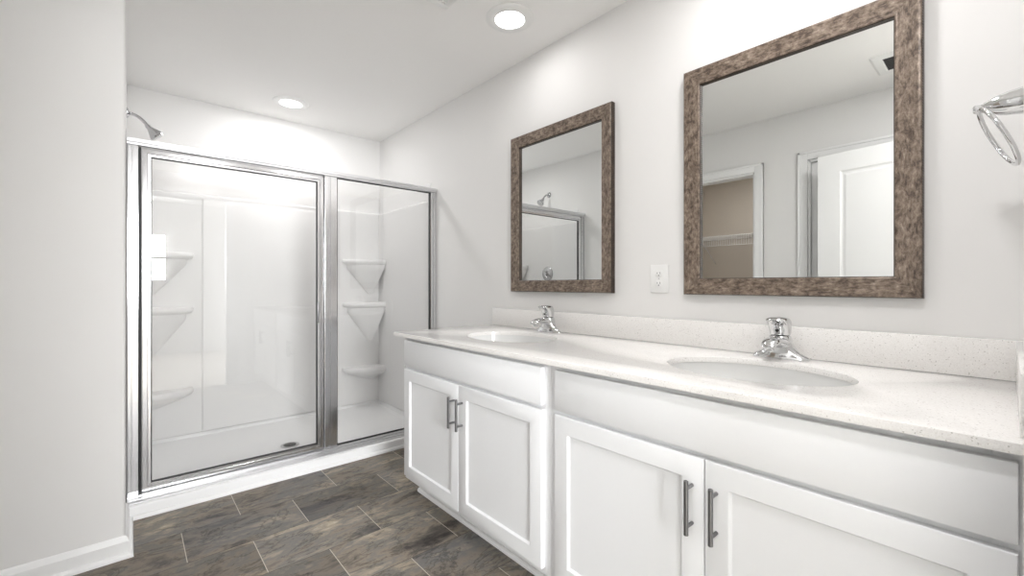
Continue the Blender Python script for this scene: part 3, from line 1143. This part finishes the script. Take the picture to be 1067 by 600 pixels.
# ------------------------------------------------------------------ towel ring on the rear wall
TX, TZ = -0.25, 1.542
t = thing('towel_ring', 'chrome towel ring on the wall at the right edge', 'towel ring', (TX, YR, TZ))
g = G().lathe([(0.034, 0.0005), (0.034, 0.005), (0.031, 0.010), (0.0285, 0.022), (0.0265, 0.036), (0.021, 0.054), (0.0140, 0.069), (0.0090, 0.077), (0.0095, 0.081), (0.0100, 0.086), (0.0075, 0.090), (0.0005, 0.091)],
              (TX, YR, TZ), (0, 1, 0), 36)
part('post', g, M['chrome'], t)
RR = 0.074
tipY = YR + 0.0795
dn_ = Vector((0, -0.060, -0.138)).normalized()
ctr = Vector((TX, tipY, TZ - 0.004)) + dn_ * RR
pts = []
for i in range(64):
    a = 2 * PI * i / 64
    pts.append(ctr + Vector((0.996, 0.085, 0)) * (RR * math.sin(a)) - dn_ * (RR * math.cos(a)))
g = G().tube(pts, 0.0048, closed=True)
part('ring', g, M['chrome'], t, angle=60)


# ------------------------------------------------------------------ ceiling lights and vents
def ceiling_light(x, y, label, watts):
    t = thing('ceiling_light', label, 'ceiling light', (x, y, H), 'recessed ceiling lights')
    g = G().lathe([(0.120, 0.0005), (0.120, -0.003), (0.113, -0.008), (0.098, -0.011), (0.080, -0.012), (0.0745, -0.010), (0.0735, -0.005), (0.0735, 0.0005)], (x, y, H), seg=56, cap=False)
    part('trim_ring', g, M['plastic'], t)
    g = G().lathe([(0.0738, -0.006), (0.066, -0.0085), (0.04, -0.0105), (0.0005, -0.0115)], (x, y, H), seg=48)
    part('lens', g, M['lens'], t, 'glowing white lens')
    ld = bpy.data.lights.new('lamp', 'AREA')
    ld.shape = 'DISK'
    ld.size = 0.14
    ld.energy = watts
    ld.color = LAMP_C
    lo = bpy.data.objects.new('lamp', ld)
    lo.location = (0, 0, -0.0135)
    lo.parent = t
    COL.objects.link(lo)
    return t


ceiling_light(-0.325, 1.645, 'recessed ceiling light over the vanity, nearer of the two lit discs', LAMP_W)
ceiling_light(-0.868, 3.46, 'recessed ceiling light above the shower, smaller lit disc', SHOWER_W)
ceiling_light(-0.325, 0.50, 'recessed ceiling light over the near sink, above the picture', NEAR_W)
ceiling_light(-1.25, 0.20, 'added fill light on the ceiling by the entry door, out of view', ENTRY_FILL_W)  # no known fixture here, added to raise the room's brightness
ceiling_light(-3.0, 1.80, 'added fill light on the closet ceiling, behind the opposite wall', CLOSET_FILL_W)  # no known fixture here, added so the closet is not too dark

vx0, vx1, vy0, vy1 = -0.895, -0.611, 1.50, 1.784
t = thing('exhaust_vent', 'white slotted exhaust fan grille at the top edge of the ceiling', 'vent', ((vx0 + vx1) / 2, (vy0 + vy1) / 2, H))
g = G()
g.box(vx0, vx1, vy0, vy0 + 0.03, H - 0.014, H - 0.0005, 0.004)
g.box(vx0, vx1, vy1 - 0.03, vy1, H - 0.014, H - 0.0005, 0.004)
g.box(vx0, vx0 + 0.03, vy0 + 0.03, vy1 - 0.03, H - 0.014, H - 0.0005, 0.004)
g.box(vx1 - 0.03, vx1, vy0 + 0.03, vy1 - 0.03, H - 0.014, H - 0.0005, 0.004)
part('frame', g, M['plastic'], t)
g = G()
n = 16
for i in range(n):
    y = vy0 + 0.034 + (vy1 - vy0 - 0.068) * i / (n - 1)
    g.box(vx0 + 0.03, vx1 - 0.03, y - 0.0035, y + 0.0035, H - 0.013, H - 0.004)
for i in range(5):
    x = vx0 + 0.03 + (vx1 - vx0 - 0.06) * (i + 0.5) / 5
    g.box(x - 0.003, x + 0.003, vy0 + 0.03, vy1 - 0.03, H - 0.0125, H - 0.005)
part('grille', g, M['plastic'], t, smooth=False)
g = G().box(vx0 + 0.02, vx1 - 0.02, vy0 + 0.02, vy1 - 0.02, H - 0.0035, H - 0.0005)
part('backing', g, M['vent_dark'], t, smooth=False)

vx0, vx1, vy0, vy1 = -1.84, -1.53, 0.20, 0.545
t = thing('ceiling_register', 'white ceiling air register with dark slots, seen in the near mirror', 'vent', ((vx0 + vx1) / 2, (vy0 + vy1) / 2, H))
g = G()
fw = 0.055
prf = [(0, 0.0005), (0.0, 0.003), (0.012, 0.010), (fw - 0.008, 0.012), (fw, 0.008), (fw, 0.0005)]
rings = [[Vector((vx0 + d, vy0 + d, H - z)), Vector((vx1 - d, vy0 + d, H - z)), Vector((vx1 - d, vy1 - d, H - z)), Vector((vx0 + d, vy1 - d, H - z))] for d, z in prf]
g.loft(rings, False, False)
part('frame', g, M['plastic'], t, angle=20)
g = G().box(vx0 + fw - 0.01, vx1 - fw + 0.01, vy0 + fw - 0.01, vy1 - fw + 0.01, H - 0.002, H - 0.0005)
part('backing', g, M['dark'], t, 'dark duct opening', smooth=False)
g = G()
for i in range(9):
    x = vx0 + fw + (vx1 - vx0 - 2 * fw) * (i + 0.5) / 9
    g.box(x - 0.004, x + 0.004, vy0 + fw - 0.005, vy1 - fw + 0.005, H - 0.0085, H - 0.0055)
part('louvers', g, M['vent_dark'], t, smooth=False)

# ------------------------------------------------------------------ wire shelf in the closet
SX0, SX1, SY0, SY1, SZ = -3.848, -3.40, 1.17, 2.64, 1.695
t = thing('wire_shelf', 'white wire shelf on the closet wall, seen in the near mirror', 'wire shelf', (SX0, (SY0 + SY1) / 2, SZ))
g = G()
n = 58
for i in range(n):
    y = SY0 + 0.01 + (SY1 - SY0 - 0.02) * i / (n - 1)
    g.tube([(SX0 + 0.003, y, SZ), (SX1, y, SZ), (SX1 + 0.004, y, SZ - 0.004), (SX1 + 0.004, y, SZ - 0.115)], 0.0034, seg=6)
part('deck_wires', g, M['wire'], t)
for x, z in ((SX1 + 0.004, SZ - 0.004), (SX1 + 0.004, SZ - 0.115), (SX0 + 0.005, SZ - 0.004)):
    g = G().tube([(x, SY0, z), (x, SY1, z)], 0.0032, seg=10)
    part('rail', g, M['wire'], t)
for y in (1.80, 2.45):
    g = G().tube([(SX1, y, SZ - 0.008), (SX0 + 0.004, y, SZ - 0.30)], 0.006, seg=10)
    part('brace', g, M['wire'], t)
